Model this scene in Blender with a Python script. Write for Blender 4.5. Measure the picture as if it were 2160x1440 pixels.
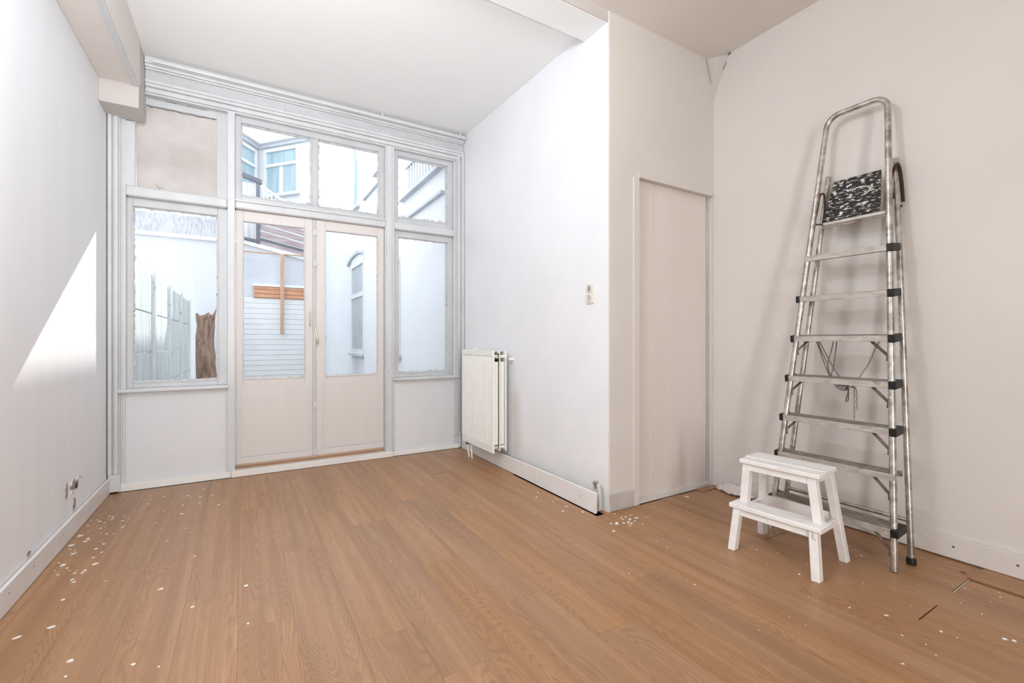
import bpy, bmesh, math, random
from mathutils import Vector, Matrix
random.seed(7)
C = bpy.context.scene.collection
for o in list(bpy.data.objects): bpy.data.objects.remove(o)
sc = bpy.context.scene
# ------------------------------------------------------------ camera, sky, sun, added fill lights, exposure
cam = bpy.data.cameras.new('camera'); camo = bpy.data.objects.new('camera', cam); C.objects.link(camo)
cam.sensor_width = 36; cam.lens = 956/2160*36; cam.shift_y = -2/2160; cam.clip_start = .05
YAW = math.atan2(568, 956)
camo.location = (0, 0, 1.15); camo.rotation_euler = (math.pi/2, 0, -YAW)
sc.camera = camo
W = bpy.data.worlds.new('sky'); sc.world = W; W.use_nodes = True
bg = W.node_tree.nodes['Background']; bg.inputs[0].default_value = (.92, .95, 1, 1); bg.inputs[1].default_value = 2.8
sun = bpy.data.lights.new('sun', 'SUN'); suno = bpy.data.objects.new('sun', sun); C.objects.link(suno)
sun.energy = 5.5; sun.angle = math.radians(.53); sun.color = (1, .97, .92)
suno.rotation_euler = Vector((-1, -2.45, -1.765)).to_track_quat('-Z', 'Y').to_euler(); suno.location = (3, 8, 9)
def area(name, loc, size, power, col, target):
    l = bpy.data.lights.new(name, 'AREA'); l.shape = 'RECTANGLE'; l.size, l.size_y = size; l.energy = power; l.color = col
    o = bpy.data.objects.new(name, l); C.objects.link(o); o.location = loc
    o.rotation_euler = (Vector(target)-Vector(loc)).to_track_quat('-Z', 'Y').to_euler(); return o
def point(name, loc, radius, power, col):
    l = bpy.data.lights.new(name, 'POINT'); l.shadow_soft_size = radius; l.energy = power; l.color = col
    o = bpy.data.objects.new(name, l); C.objects.link(o); o.location = loc; return o
area('ceiling_fill', (-.18, -.15, 1.25), (.34, .34), 30, (.98, 1, 1.02), (-.25, 2.3, 3.3)).data.spread = math.radians(95)  # added fill aimed at the garden ceiling, no such lamp in the room
point('garden_fill', (-.08, 1.42, 3.03), .09, 53, (.92, 1, 1.13))  # unseen fill added above the view to brighten the garden end
area('back_fill', (-.243, -2.95, 1.65), (.42, 2.9), 77, (1.0, 1, .98), (.4, 2, 1.2)).data.spread = math.radians(140)  # added strip of fill light before the closed back wall, no window there
sc.view_settings.view_transform = 'Standard'; sc.view_settings.look = 'None'
sc.view_settings.gamma = 1; sc.view_settings.use_curve_mapping = False
sc.view_settings.exposure = 0.06

# ------------------------------------------------------------ node helpers
def newmat(name):
    m = bpy.data.materials.new(name); m.use_nodes = True
    nt = m.node_tree; return m, nt, nt.nodes['Principled BSDF']
def N(nt, t, **k):
    n = nt.nodes.new(t)
    for a, b in k.items(): setattr(n, a, b)
    return n
def mth(nt, op, a, b=None, c=None):
    n = N(nt, 'ShaderNodeMath', operation=op)
    for i, v in enumerate((a, b, c)):
        if v is None: continue
        if isinstance(v, (int, float)): n.inputs[i].default_value = v
        else: nt.links.new(v, n.inputs[i])
    return n.outputs[0]
def mapping(nt, src, scale=(1,1,1), loc=(0,0,0)):
    n = N(nt, 'ShaderNodeMapping'); n.inputs['Scale'].default_value = scale; n.inputs['Location'].default_value = loc
    nt.links.new(src, n.inputs[0]); return n.outputs[0]
def noise(nt, vec, scale, detail=2, rough=.5):
    n = N(nt, 'ShaderNodeTexNoise'); n.inputs['Scale'].default_value = scale; n.inputs['Detail'].default_value = detail
    n.inputs['Roughness'].default_value = rough
    if vec is not None: nt.links.new(vec, n.inputs['Vector'])
    return n.outputs[0]
def ramp(nt, fac, stops):
    n = N(nt, 'ShaderNodeValToRGB'); el = n.color_ramp.elements
    while len(el) < len(stops): el.new(.5)
    for e, (p, c) in zip(el, stops):
        e.position = p; e.color = (c, c, c, 1) if isinstance(c, (int, float)) else (*c, 1)
    nt.links.new(fac, n.inputs[0]); return n.outputs[0]
def mix(nt, f, a, b, blend='MIX'):
    n = N(nt, 'ShaderNodeMix', data_type='RGBA', blend_type=blend)
    if isinstance(f, (int, float)): n.inputs[0].default_value = f
    else: nt.links.new(f, n.inputs[0])
    for i, v in ((6, a), (7, b)):
        if isinstance(v, tuple): n.inputs[i].default_value = (*v, 1)
        else: nt.links.new(v, n.inputs[i])
    return n.outputs[2]
def bump(nt, b, h, strength, dist=.01):
    n = N(nt, 'ShaderNodeBump'); n.inputs['Strength'].default_value = strength; n.inputs['Distance'].default_value = dist
    nt.links.new(h, n.inputs['Height']); nt.links.new(n.outputs[0], b.inputs['Normal'])
def objco(nt): return N(nt, 'ShaderNodeTexCoord').outputs['Object']

def paint(name, col, col2=None, rough=.55, stretch=(1,1,1), scale=3, amt=.5, bmp=.15, spots=None, spotscale=30, spotthr=.68):
    m, nt, b = newmat(name); co = objco(nt)
    col2 = col2 or tuple(c*.93 for c in col)
    f = noise(nt, mapping(nt, co, stretch), scale, 5, .6)
    c = mix(nt, ramp(nt, f, [(.35, 0.), (.65, amt)]), col, col2)
    if spots:
        s = noise(nt, co, spotscale, 4, .6)
        s2 = noise(nt, co, 4, 2)
        ff = mth(nt, 'MULTIPLY', ramp(nt, s, [(spotthr, 0.), (spotthr+.03, 1.)]), ramp(nt, s2, [(.45, 0.), (.6, 1.)]))
        c = mix(nt, ff, c, spots)
    nt.links.new(c, b.inputs['Base Color']); b.inputs['Roughness'].default_value = rough
    if bmp: bump(nt, b, noise(nt, mapping(nt, co, stretch), 40, 6, .7), bmp, .004)
    return m
M = {}
M['wall_cool'] = paint('wall_cool_white', (.86,.875,.895), (.82,.84,.865), .75, (1,1,.7), 2.5, .8, .3)
def radwall():
    m = paint('wall_cool_stain_shade', (.84,.855,.875), (.80,.82,.845), .75, (1,1,.7), 2.5, .8, .3); nt = m.node_tree; b = nt.nodes['Principled BSDF']
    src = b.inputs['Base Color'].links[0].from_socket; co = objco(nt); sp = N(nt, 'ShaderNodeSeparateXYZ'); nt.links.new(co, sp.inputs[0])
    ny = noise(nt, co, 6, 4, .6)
    y = mth(nt, 'ABSOLUTE', mth(nt, 'SUBTRACT', sp.outputs[1], 3.43)); a = ramp(nt, mth(nt, 'MULTIPLY_ADD', ny, .10, y), [(.05, 1.), (.17, 0.)])  # brown stain and contact shadow beside the radiator, painted together
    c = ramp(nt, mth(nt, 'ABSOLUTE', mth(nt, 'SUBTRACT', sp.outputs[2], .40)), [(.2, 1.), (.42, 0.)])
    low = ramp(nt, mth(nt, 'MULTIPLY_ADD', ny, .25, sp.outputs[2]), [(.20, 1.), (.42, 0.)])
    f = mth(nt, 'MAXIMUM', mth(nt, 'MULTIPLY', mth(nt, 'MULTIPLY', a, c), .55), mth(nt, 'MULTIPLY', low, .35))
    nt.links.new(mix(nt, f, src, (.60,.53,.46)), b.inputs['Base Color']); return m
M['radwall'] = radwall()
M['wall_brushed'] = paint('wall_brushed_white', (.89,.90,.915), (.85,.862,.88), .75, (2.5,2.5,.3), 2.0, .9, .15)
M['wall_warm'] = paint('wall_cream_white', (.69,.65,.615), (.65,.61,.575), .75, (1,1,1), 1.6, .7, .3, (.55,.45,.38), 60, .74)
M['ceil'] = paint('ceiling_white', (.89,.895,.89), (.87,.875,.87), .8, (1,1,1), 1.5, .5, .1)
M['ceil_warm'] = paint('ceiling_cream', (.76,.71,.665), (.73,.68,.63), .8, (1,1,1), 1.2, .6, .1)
M['frame'] = paint('frame_white_gloss', (.65,.66,.67), (.58,.59,.605), .35, (2,2,.6), 4, .8, .25, (.35,.31,.28), 35, .70)
M['sash'] = paint('sash_white_gloss', (.60,.61,.62), (.53,.54,.56), .38, (1,1,1), 5, .8, .25, (.38,.34,.30), 50, .71)
M['door'] = paint('door_cream_gloss', (.70,.66,.635), (.67,.63,.605), .4, (8,8,.4), 3, .7, .2)
M['closet'] = paint('closet_cream', (.75,.70,.66), (.71,.655,.61), .5, (6,6,.4), 2, .8, .1)
M['base'] = paint('baseboard_white', (.82,.80,.78), (.75,.72,.69), .45, (1,1,1), 5, .7, .2, (.30,.24,.20), 45, .72)
M['taupe'] = paint('shaded_beam_taupe', (.60,.555,.53), (.55,.51,.485), .75, (1,1,1), 1.5, .7, .15)  # darkened tone puts shade on beam faces that the back fill brightens
M['patch'] = paint('shaded_corner_plaster', (.57,.53,.50), (.50,.465,.44), .85, (1,1,1), 6, 1., .4)  # darker copy of the wall paint, offsets fill light on the corner gusset
M['apron'] = paint('apron_white', (.74,.75,.77), (.70,.71,.735), .6, (1,1,1), 2, .8, .2, (.5,.48,.46), 50, .74)
M['board'] = paint('grimy_board', (.46,.42,.40), (.60,.57,.545), .6, (1,1,1), 2.2, 1., .2, (.40,.34,.31), 40, .70)
M['soot'] = paint('grimy_frieze', (.57,.58,.59), (.49,.49,.50), .5, (1,4,4), 3, 1., .3, (.30,.29,.28), 28, .66)
M['rad'] = paint('radiator_cream', (.88,.875,.83), (.85,.845,.80), .35, (1,1,1), 3, .6, .05)
M['raddark'] = paint('radiator_shaft_grey', (.55,.54,.49), (.45,.44,.40), .6)
M['dark'] = paint('dark_gap', (.03,.025,.02), rough=.8)
M['putty'] = paint('old_putty', (.66,.66,.64), (.50,.48,.46), .8, (1,1,1), 25, 1., .8, (.22,.17,.15), 60, .58)
M['plug'] = paint('socket_cream', (.80,.76,.67), rough=.35, bmp=0)
M['brass'] = paint('worn_brass', (.70,.66,.55), (.55,.50,.40), .3); M['brass'].node_tree.nodes['Principled BSDF'].inputs['Metallic'].default_value = .5
M['iron'] = paint('dark_iron', (.10,.09,.085), (.2,.17,.15), .5)
M['rubber'] = paint('black_rubber', (.004,.0045,.0045), (.009,.009,.009), .5)
M['rust'] = paint('rusty_steel', (.07,.028,.015), (.20,.15,.11), .55, (1,1,1), 14, 1., .3)
M['rustdark'] = paint('rusty_hinge', (.018,.007,.005), (.05,.016,.010), .6, (1,1,1), 14, 1., .3)
M['rope'] = paint('grey_rope', (.13,.115,.11), (.20,.18,.17), .8)
M['chain'] = paint('chain_steel', (.22,.19,.16), (.35,.31,.27), .45); M['chain'].node_tree.nodes['Principled BSDF'].inputs['Metallic'].default_value = .6
M['plaster'] = paint('raw_plaster', (.50,.40,.34), (.20,.15,.12), .9, (1,1,1), 25, 1., .8)
M['chip'] = paint('paint_chips', (.85,.85,.84), rough=.7)
M['raw'] = paint('raw_wood', (.50,.27,.13), (.32,.17,.09), .6, (1,12,12), 6, 1., .2)
M['tongue'] = paint('plank_core', (.75,.68,.58), rough=.6)
M['red'] = paint('red_stain', (.20,.015,.02), rough=.5)
# outside
M['shed_white'] = paint('shed_white_render', (.56,.58,.60), (.51,.535,.565), .9, (1,1,1), 1.3, .7, 0)
M['ext_white'] = paint('exterior_white_render', (.69,.71,.74), (.64,.67,.70), .9, (1,1,1), 1.3, .7, 0)
M['ext_white2'] = paint('exterior_white_paint', (.72,.74,.75), (.66,.68,.70), .8, (1,1,1), 2, .6, .1)
M['ext_grey'] = paint('exterior_grey_render', (.55,.58,.62), (.46,.49,.53), .9, (1,1,1), 1.3, 1., 0)
M['felt'] = paint('roof_felt', (.34,.35,.38), (.52,.53,.56), .95, (5,5,1), 9, 1., .6)
M['concrete'] = paint('mossy_concrete', (.72,.74,.74), (.55,.61,.60), .9, (3,3,.6), 2.2, 1., .5, (.42,.46,.45), 12, .6)
M['paving'] = paint('paving', (.45,.45,.44), (.35,.35,.34), .9)
M['redwood'] = paint('weathered_red_boards', (.30,.23,.24), (.42,.36,.37), .8, (1,8,8), 3, 1., .3)
M['darkpost'] = paint('dark_blue_grey_post', (.09,.10,.13), (.14,.15,.18), .6)
M['greyboard'] = paint('pale_grey_boards', (.55,.56,.58), (.42,.43,.45), .8, (8,8,1), 3, 1., .3)
M['pine'] = paint('orange_pine', (.62,.33,.20), (.45,.22,.13), .7, (1,10,10), 4, 1., .3)
M['batten'] = paint('batten_pine', (.52,.36,.26), (.40,.26,.18), .7, (10,10,1), 4, 1., .3)
M['siding'] = paint('siding_white', (.68,.695,.71), (.62,.635,.65), .7, (1,6,6), 2, .8, 0)
M['bark'] = paint('rough_bark', (.20,.12,.085), (.42,.30,.235), .95, (7,7,1.2), 5, 1., 1., (.10,.06,.045), 14, .60)
M['extpane'] = paint('curtained_pane', (.30,.42,.47), (.42,.54,.58), .15, (6,6,.5), 2, 1., 0)
M['extpane2'] = paint('blind_pane', (.42,.45,.48), (.50,.53,.55), .2, (1,1,1), 3, .5, 0)

def stoolmat():
    m, nt, b = newmat('chipped_white_stool'); co = objco(nt)
    f = noise(nt, mapping(nt, co, (3, 1, 3)), 7, 4, .6)
    c = mix(nt, ramp(nt, f, [(.35, 0.), (.7, 1.)]), (.88,.87,.86), (.80,.77,.75))
    s = noise(nt, mapping(nt, co, (6, .8, 6)), 9, 5, .7)
    c = mix(nt, ramp(nt, s, [(.63, 0.), (.66, .45)]), c, (.60,.53,.48))
    s2 = noise(nt, mapping(nt, co, (9, 1.2, 9)), 16, 4, .6)
    c = mix(nt, ramp(nt, s2, [(.70, 0.), (.72, .8)]), c, (.25,.19,.15))
    nt.links.new(c, b.inputs['Base Color']); b.inputs['Roughness'].default_value = .5
    bump(nt, b, s, .3, .004); return m
M['stool'] = stoolmat()
def alu(name, base, dirt, speck, st=(1,1,1), metal=.45):
    m, nt, b = newmat(name); co = objco(nt)
    f = noise(nt, mapping(nt, co, st), 14, 6, .65)
    c = mix(nt, ramp(nt, f, [(.38, 0.), (.62, 1.)]), base, dirt)
    s = noise(nt, mapping(nt, co, (st[0], st[1], st[2]*.6)), 42, 5, .7)
    c = mix(nt, ramp(nt, s, [(.60, 0.), (.66, .85)]), c, speck)
    r = ramp(nt, noise(nt, co, 9, 3), [(.66, 0.), (.72, .6)])
    c = mix(nt, r, c, (.20,.10,.06))
    nt.links.new(c, b.inputs['Base Color']); b.inputs['Roughness'].default_value = .34; b.inputs['Metallic'].default_value = metal
    bump(nt, b, s, .3, .003); return m
M['alu'] = alu('paint_spotted_aluminium', (.62,.59,.55), (.30,.27,.23), (.80,.77,.72), metal=.8)
M['step'] = alu('worn_step_tread', (.36,.32,.27), (.17,.145,.115), (.62,.58,.52), (5, .7, 5), .2)
M['lip'] = alu('worn_step_lip', (.60,.57,.53), (.42,.39,.35), (.72,.70,.66), (3, .8, 3), .3)
def platmat():
    m, nt, b = newmat('paint_splattered_black_board'); co = objco(nt)
    v = mapping(nt, co, (1, .45, 1))
    s = noise(nt, v, 75, 5, .7); s2 = noise(nt, mapping(nt, co, (1,.22,3.2)), 34, 5, .75)
    c = mix(nt, ramp(nt, s, [(.565, 0.), (.58, 1.)]), (.004,.0045,.005), (.78,.76,.72))
    c = mix(nt, ramp(nt, s2, [(.595, 0.), (.61, .8)]), c, (.45,.37,.24))
    sep = N(nt, 'ShaderNodeSeparateXYZ'); nt.links.new(co, sep.inputs[0])
    nt.links.new(c, b.inputs['Base Color']); b.inputs['Roughness'].default_value = .45
    bump(nt, b, s, .8, .006); return m
M['platform'] = platmat()

def glassmat(name, tint, refl):
    m, nt, b = newmat(name); nt.nodes.remove(b); out = nt.nodes['Material Output']
    t = N(nt, 'ShaderNodeBsdfTransparent'); t.inputs[0].default_value = (*tint, 1)
    g = N(nt, 'ShaderNodeBsdfGlossy'); g.inputs['Roughness'].default_value = .01
    fr = N(nt, 'ShaderNodeFresnel'); fr.inputs[0].default_value = 1.45
    mx = N(nt, 'ShaderNodeMixShader'); nt.links.new(mth(nt, 'MULTIPLY', fr.outputs[0], refl), mx.inputs[0])
    nt.links.new(t.outputs[0], mx.inputs[1]); nt.links.new(g.outputs[0], mx.inputs[2]); nt.links.new(mx.outputs[0], out.inputs[0])
    return m
M['glass'] = glassmat('window_glass', (.97,.98,.985), .5)

def floormat():
    m, nt, b = newmat('oak_laminate'); co = objco(nt)
    oi = N(nt, 'ShaderNodeObjectInfo').outputs['Random']
    sep = N(nt, 'ShaderNodeSeparateXYZ'); nt.links.new(co, sep.inputs[0]); x, y = sep.outputs[0], sep.outputs[1]
    cv = N(nt, 'ShaderNodeCombineXYZ'); nt.links.new(x, cv.inputs[0]); nt.links.new(y, cv.inputs[1]); nt.links.new(mth(nt, 'MULTIPLY', oi, 97.), cv.inputs[2])
    vec = cv.outputs[0]; r = oi
    warp = noise(nt, mapping(nt, vec, (30, 5, 1)), 1.0, 2, .5)
    n1 = noise(nt, mapping(nt, vec, (9.5, 1.15, 1)), 1.0, .6, .35)
    val = mth(nt, 'MULTIPLY_ADD', warp, 1.0, mth(nt, 'MULTIPLY', n1, 30.))
    s = mth(nt, 'ADD', mth(nt, 'MULTIPLY', mth(nt, 'SINE', mth(nt, 'MULTIPLY', val, 6.283)), .5), .5)
    line = mth(nt, 'POWER', s, 2.2)
    amp = ramp(nt, noise(nt, mapping(nt, vec, (8, .8, 1)), 1.0, 1), [(.40, .22), (.60, 1.)])
    fib = noise(nt, mapping(nt, vec, (300, 5, 1)), 1.0, 4, .65)
    wide = noise(nt, mapping(nt, vec, (20, .55, 1)), 1.0, 2, .5)
    base = mix(nt, ramp(nt, wide, [(.32, 0.), (.68, 1.)]), (.455,.254,.124), (.335,.173,.074))
    base = mix(nt, mth(nt, 'MULTIPLY', mth(nt, 'MULTIPLY', line, amp), .60), base, (.235,.115,.055))
    base = mix(nt, ramp(nt, fib, [(.36, .5), (.62, 0.)]), base, (.26,.13,.065))
    knot = ramp(nt, noise(nt, mapping(nt, vec, (20, 7, 1)), 1.0, 1), [(.80, 0.), (.86, .6)])
    base = mix(nt, knot, base, (.17,.11,.08))
    # plank to plank tone
    tone = N(nt, 'ShaderNodeHueSaturation'); nt.links.new(base, tone.inputs['Color'])
    nt.links.new(mth(nt, 'MULTIPLY_ADD', r, .10, .96), tone.inputs['Value']); nt.links.new(mth(nt, 'MULTIPLY_ADD', oi, .08, .97), tone.inputs['Saturation'])
    nt.links.new(tone.outputs[0], b.inputs['Base Color'])
    nt.links.new(ramp(nt, fib, [(.3, .40), (.7, .31)]), b.inputs['Roughness'])
    b.inputs['Specular IOR Level'].default_value = .55
    bump(nt, b, fib, .08, .002); return m
M['floor'] = floormat()

# ------------------------------------------------------------ mesh helpers
class MB:
    def __init__(s): s.bm = bmesh.new()
    def box(s, x0, x1, y0, y1, z0, z1, mat=None):
        v = [s.bm.verts.new(p) for p in ((x0,y0,z0),(x1,y0,z0),(x1,y1,z0),(x0,y1,z0),(x0,y0,z1),(x1,y0,z1),(x1,y1,z1),(x0,y1,z1))]
        for f in ((3,2,1,0),(4,5,6,7),(0,1,5,4),(1,2,6,5),(2,3,7,6),(3,0,4,7)): s.bm.faces.new([v[i] for i in f])
        if mat is not None:
            for q in v: q.co = mat @ q.co
        return s
    def hexa(s, pts):   # 8 points, bottom ring then top ring
        v = [s.bm.verts.new(p) for p in pts]
        for f in ((3,2,1,0),(4,5,6,7),(0,1,5,4),(1,2,6,5),(2,3,7,6),(3,0,4,7)): s.bm.faces.new([v[i] for i in f])
        return s
    def prism(s, poly, axis, a, b):
        def P(u, w, t): return {'x': (t,u,w), 'y': (u,t,w), 'z': (u,w,t)}[axis]
        A = [s.bm.verts.new(P(u,w,a)) for u, w in poly]; B = [s.bm.verts.new(P(u,w,b)) for u, w in poly]
        n = len(poly)
        s.bm.faces.new(A); s.bm.faces.new(B[::-1])
        for i in range(n): s.bm.faces.new([A[i], B[i], B[(i+1)%n], A[(i+1)%n]])
        return s
    def tube(s, pts, r, seg=10, caps=True, flat=1.0):
        pts = [Vector(p) for p in pts]; rings = []
        rr = r if isinstance(r, (list, tuple)) else [r]*len(pts)
        up = None
        for i, p in enumerate(pts):
            d = (pts[min(i+1, len(pts)-1)]-pts[max(i-1, 0)]).normalized()
            if up is None:
                up = Vector((0,0,1)) if abs(d.z) < .9 else Vector((0,1,0))
            u = d.cross(up).normalized(); w = u.cross(d).normalized(); up = w
            rings.append([s.bm.verts.new(p+u*math.cos(2*math.pi*k/seg)*rr[i]*flat+w*math.sin(2*math.pi*k/seg)*rr[i]) for k in range(seg)])
        for a, b in zip(rings, rings[1:]):
            for k in range(seg): s.bm.faces.new([a[k], a[(k+1)%seg], b[(k+1)%seg], b[k]])
        if caps: s.bm.faces.new(rings[0][::-1]); s.bm.faces.new(rings[-1])
        for f in s.bm.faces:
            pass
        return s
    def lathe(s, centre, axis, prof, seg=20):  # prof: (r, t) along axis
        c = Vector(centre); ax = Vector(axis).normalized(); u = ax.orthogonal().normalized(); w = ax.cross(u)
        rings = [[s.bm.verts.new(c+ax*t+(u*math.cos(2*math.pi*k/seg)+w*math.sin(2*math.pi*k/seg))*r) for k in range(seg)] for r, t in prof]
        for a, b in zip(rings, rings[1:]):
            for k in range(seg): s.bm.faces.new([a[k], a[(k+1)%seg], b[(k+1)%seg], b[k]])
        s.bm.faces.new(rings[0][::-1]); s.bm.faces.new(rings[-1]); return s
    def obj(s, name, mat, parent=None, bevel=0, smooth=False, seg=1):
        bmesh.ops.recalc_face_normals(s.bm, faces=s.bm.faces[:])
        me = bpy.data.meshes.new(name); s.bm.to_mesh(me); s.bm.free()
        if smooth:
            for p in me.polygons: p.use_smooth = True
            try: me.set_sharp_from_angle(angle=math.radians(40))
            except Exception: pass
        me.materials.append(M[mat] if isinstance(mat, str) else mat)
        o = bpy.data.objects.new(name, me); C.objects.link(o)
        if parent:
            o.parent = parent; o.location = -worldloc(parent)
        if bevel:
            md = o.modifiers.new('bevel', 'BEVEL'); md.width = bevel; md.segments = seg; md.limit_method = 'ANGLE'
        return o
def worldloc(o):
    v = Vector((0,0,0))
    while o: v = v+o.location; o = o.parent
    return v
def tag(o, label=None, cat=None, group=None, kind=None):
    for k, v in (('label', label), ('category', cat), ('group', group), ('kind', kind)):
        if v: o[k] = v
    return o
def thing(name, label, cat, loc=(0,0,0), group=None, kind=None):
    o = bpy.data.objects.new(name, None); C.objects.link(o); o.location = loc; o.empty_display_size = .1
    return tag(o, label, cat, group, kind)
def box(*a): return MB().box(*a)
def struct(o, label, cat): return tag(o, label, cat, kind='structure')

# ------------------------------------------------------------ ROOM SHELL
XL, XR, YB = -.875, 3.22, -3.1
H2, H1 = 3.345, 3.36
# floor: dark underlay and single laminate planks
fl = struct(MB().box(XL-.1, XR+.1, YB-.1, 4.62, -.12, -.009).obj('floor', 'dark'), 'oak laminate floor of long planks running towards the garden doors', 'floor')
PW, PL = .2010, 1.473
plank_mesh = {}
def plank(x0, x1, y0, y1, z=0., tilt=0.):
    k = (round(x1-x0, 4), round(y1-y0, 4))
    if k not in plank_mesh:
        w, l = k; g = .00015; bm = bmesh.new()
        vs = [(g,g,-.008),(w-g,g,-.008),(w-g,l-g,-.008),(g,l-g,-.008),(g,g,-.0006),(w-g,g,-.0006),(w-g,l-g,-.0006),(g,l-g,-.0006),
              (g*2.2,g*2.2,0),(w-g*2.2,g*2.2,0),(w-g*2.2,l-g*2.2,0),(g*2.2,l-g*2.2,0)]
        v = [bm.verts.new(p) for p in vs]
        for f in ((8,9,10,11),(0,1,5,4),(1,2,6,5),(2,3,7,6),(3,0,4,7),(4,5,9,8),(5,6,10,9),(6,7,11,10),(7,4,8,11)): bm.faces.new([v[i] for i in f])
        me = bpy.data.meshes.new('plank'); bm.to_mesh(me); bm.free(); me.materials.append(M['floor']); plank_mesh[k] = me
    o = bpy.data.objects.new('plank', plank_mesh[k]); C.objects.link(o); o.parent = fl; o.location = (x0, y0, z)
    if tilt: o.rotation_euler = (tilt, 0, 0)
    return o
for k in range(-1, 20):
    x1 = 2.999-PW*k; x0 = x1-PW
    if k == -1: x1 = 3.217
    if x0 < XL: x0 = XL
    if x1-x0 < .02: continue
    if k in (-1, 0): x0 += .003
    cut = {-1: .747, 0: .747, 1: 1.50, 2: .747, 3: 1.12, 4: .40, 5: 1.21, 6: .10, 7: .747, 8: 1.35, 9: .25, 10: .747}.get(k, [.30, 1.27, .62, .96, .05, 1.45][k % 6])
    ys = [y for y in [cut+PL*j for j in range(-4, 5)] if YB+.05 < y < (4.44 if x0 < 2.06 else 2.26)]
    top = 4.46 if x1 <= 2.11 else 2.27
    if x0 < 2.06 < x1 or (x0 < 2.11 and x1 > 2.06): # plank that meets the corner of the closet wall
        top = 2.27
        plank(x0, 2.06, top, 4.46)
    if abs(x1-2.11) < .2 and top == 2.27 and x0 < 2.06: pass
    if k == 0: ys = [1.98 if abs(y-2.22) < .03 else y for y in ys]
    edges = [YB]+ys+[top]
    for a, b in zip(edges, edges[1:]):
        if b-a < .02: continue
        g0 = 0
        if k in (0, 2) and abs(a-.747) < .01: a += (.009 if k == 0 else .005)          # open end joints
        if k == 7 and abs(a-3.69) < .03: a += .007
        z = 0.
        if k == -1 and b < .8: z = .006                            # plank lifted beside the wall
        if k == -1 and a > 1.4: z = .007
        if k == 1 and a > 1.1: z = .003
        dx = .007 if (k == 0 and a > 1.9) or (k == -1 and b < .8) else 0
        o = plank(x0+dx, x1, a, b, z)
MB().box(2.803, 2.995, .749, .752, -.006, .0004).obj('plank_tongue', 'tongue', fl)
m = MB()
for (cx, cy, r) in ((3.002, .750, .008), (3.06, .785, .011)):
    m.prism([(cx+r*math.cos(a*.7)*random.uniform(.7, 1.1), cy+r*1.4*math.sin(a*.7)*random.uniform(.7, 1.1)) for a in range(9)], 'z', .0065, .0075)
m.obj('red_stain', 'red', fl)

# walls
wl = struct(box(XL-.12, XL, YB, 4.62, -.1, 3.5).obj('wall_left', 'wall_brushed'), 'brushed white plaster wall with a triangle of sunlight, left side', 'wall')
rw = MB(); rw.prism([(2.048, 4.62), (2.1045, 2.2805), (2.117, 2.2805), (2.117, 2.401), (2.30, 2.401), (2.30, 4.62)], 'z', -.1, 3.5)
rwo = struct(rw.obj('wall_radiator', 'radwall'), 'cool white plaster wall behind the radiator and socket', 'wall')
# closet wall: four boxes round the sliding door opening + trim
cw = MB(); cw.box(2.1172, 2.388, 2.28, 2.40, -.1, 3.5); cw.box(2.388, 3.32, 2.28, 2.40, 2.292, 3.5); cw.box(3.192, 3.32, 2.28, 2.40, -.1, 2.292)
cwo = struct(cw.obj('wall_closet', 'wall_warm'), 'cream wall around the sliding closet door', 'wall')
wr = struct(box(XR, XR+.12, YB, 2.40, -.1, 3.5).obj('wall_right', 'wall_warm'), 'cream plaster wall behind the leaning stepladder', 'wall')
# closed rear wall behind the camera
bw = MB(); bw.box(XL-.12, XR+.12, YB-.12, YB, -.1, 3.5)
struct(bw.obj('wall_back', 'wall_warm'), 'plain wall behind the viewer', 'wall')
ce = struct(box(XL-.1, 2.2, 2.40, 4.62, H2, H2+.12).obj('ceiling', 'ceil'), 'smooth white ceiling over the garden end', 'ceiling')
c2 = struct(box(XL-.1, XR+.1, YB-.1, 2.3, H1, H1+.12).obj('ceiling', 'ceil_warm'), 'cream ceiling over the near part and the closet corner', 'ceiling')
bm_ = struct(box(-.645, 2.104, 2.290, 2.52, 3.283, 3.40).obj('trim_1', 'ceil', bevel=.002), 'shallow white beam crossing the ceiling', 'beam')
box(-.645, 2.104, 2.281, 2.2905, 3.285, 3.36).obj('shaded_front', 'taupe', bm_)  # added thin board, the beam's shaded front put into its colour
# boxed pipe along the top of the left wall, with deeper end box
b2 = struct(box(XL, -.645, YB, 4.235, 3.01, 3.40).obj('trim_2', 'ceil_warm', bevel=.003), 'boxed beam running along the top of the left wall', 'beam')
MB().box(-.690, -.651, YB+.02, 4.23, 3.0, 3.0105).obj('batten', 'frame', b2)
b3 = struct(box(XL, -.652, 4.236, 4.497, 2.845, 3.40).obj('trim_3', 'taupe', bevel=.003), 'square boxed end of the beam beside the boarded top window', 'beam')
# plaster gusset in the far closet corner
g = MB(); A, B, D, E_ = (3.13, 2.281, H1), (3.219, 2.16, H1), (3.219, 2.281, 3.045), (3.219, 2.281, H1)
v = [g.bm.verts.new(p) for p in (A, B, D, E_)]
for f in ((0,1,2),(0,2,3),(1,3,2),(0,3,1)): g.bm.faces.new([v[i] for i in f])
go = struct(g.obj('trim_4', 'patch'), 'cracked triangular plaster filling in the closet corner under the ceiling', 'trim')
m = MB()
m.tube([(3.118, 2.274, 3.355), (3.14, 2.270, 3.28), (3.172, 2.268, 3.17)], .0016, 5)
m.tube([(3.206, 2.16, 3.30), (3.209, 2.19, 3.25)], .0022, 5)
m.tube([(3.214, 2.13, 3.355), (3.214, 2.15, 3.35)], .006, 5)
m.obj('crack', 'iron', go)

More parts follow.
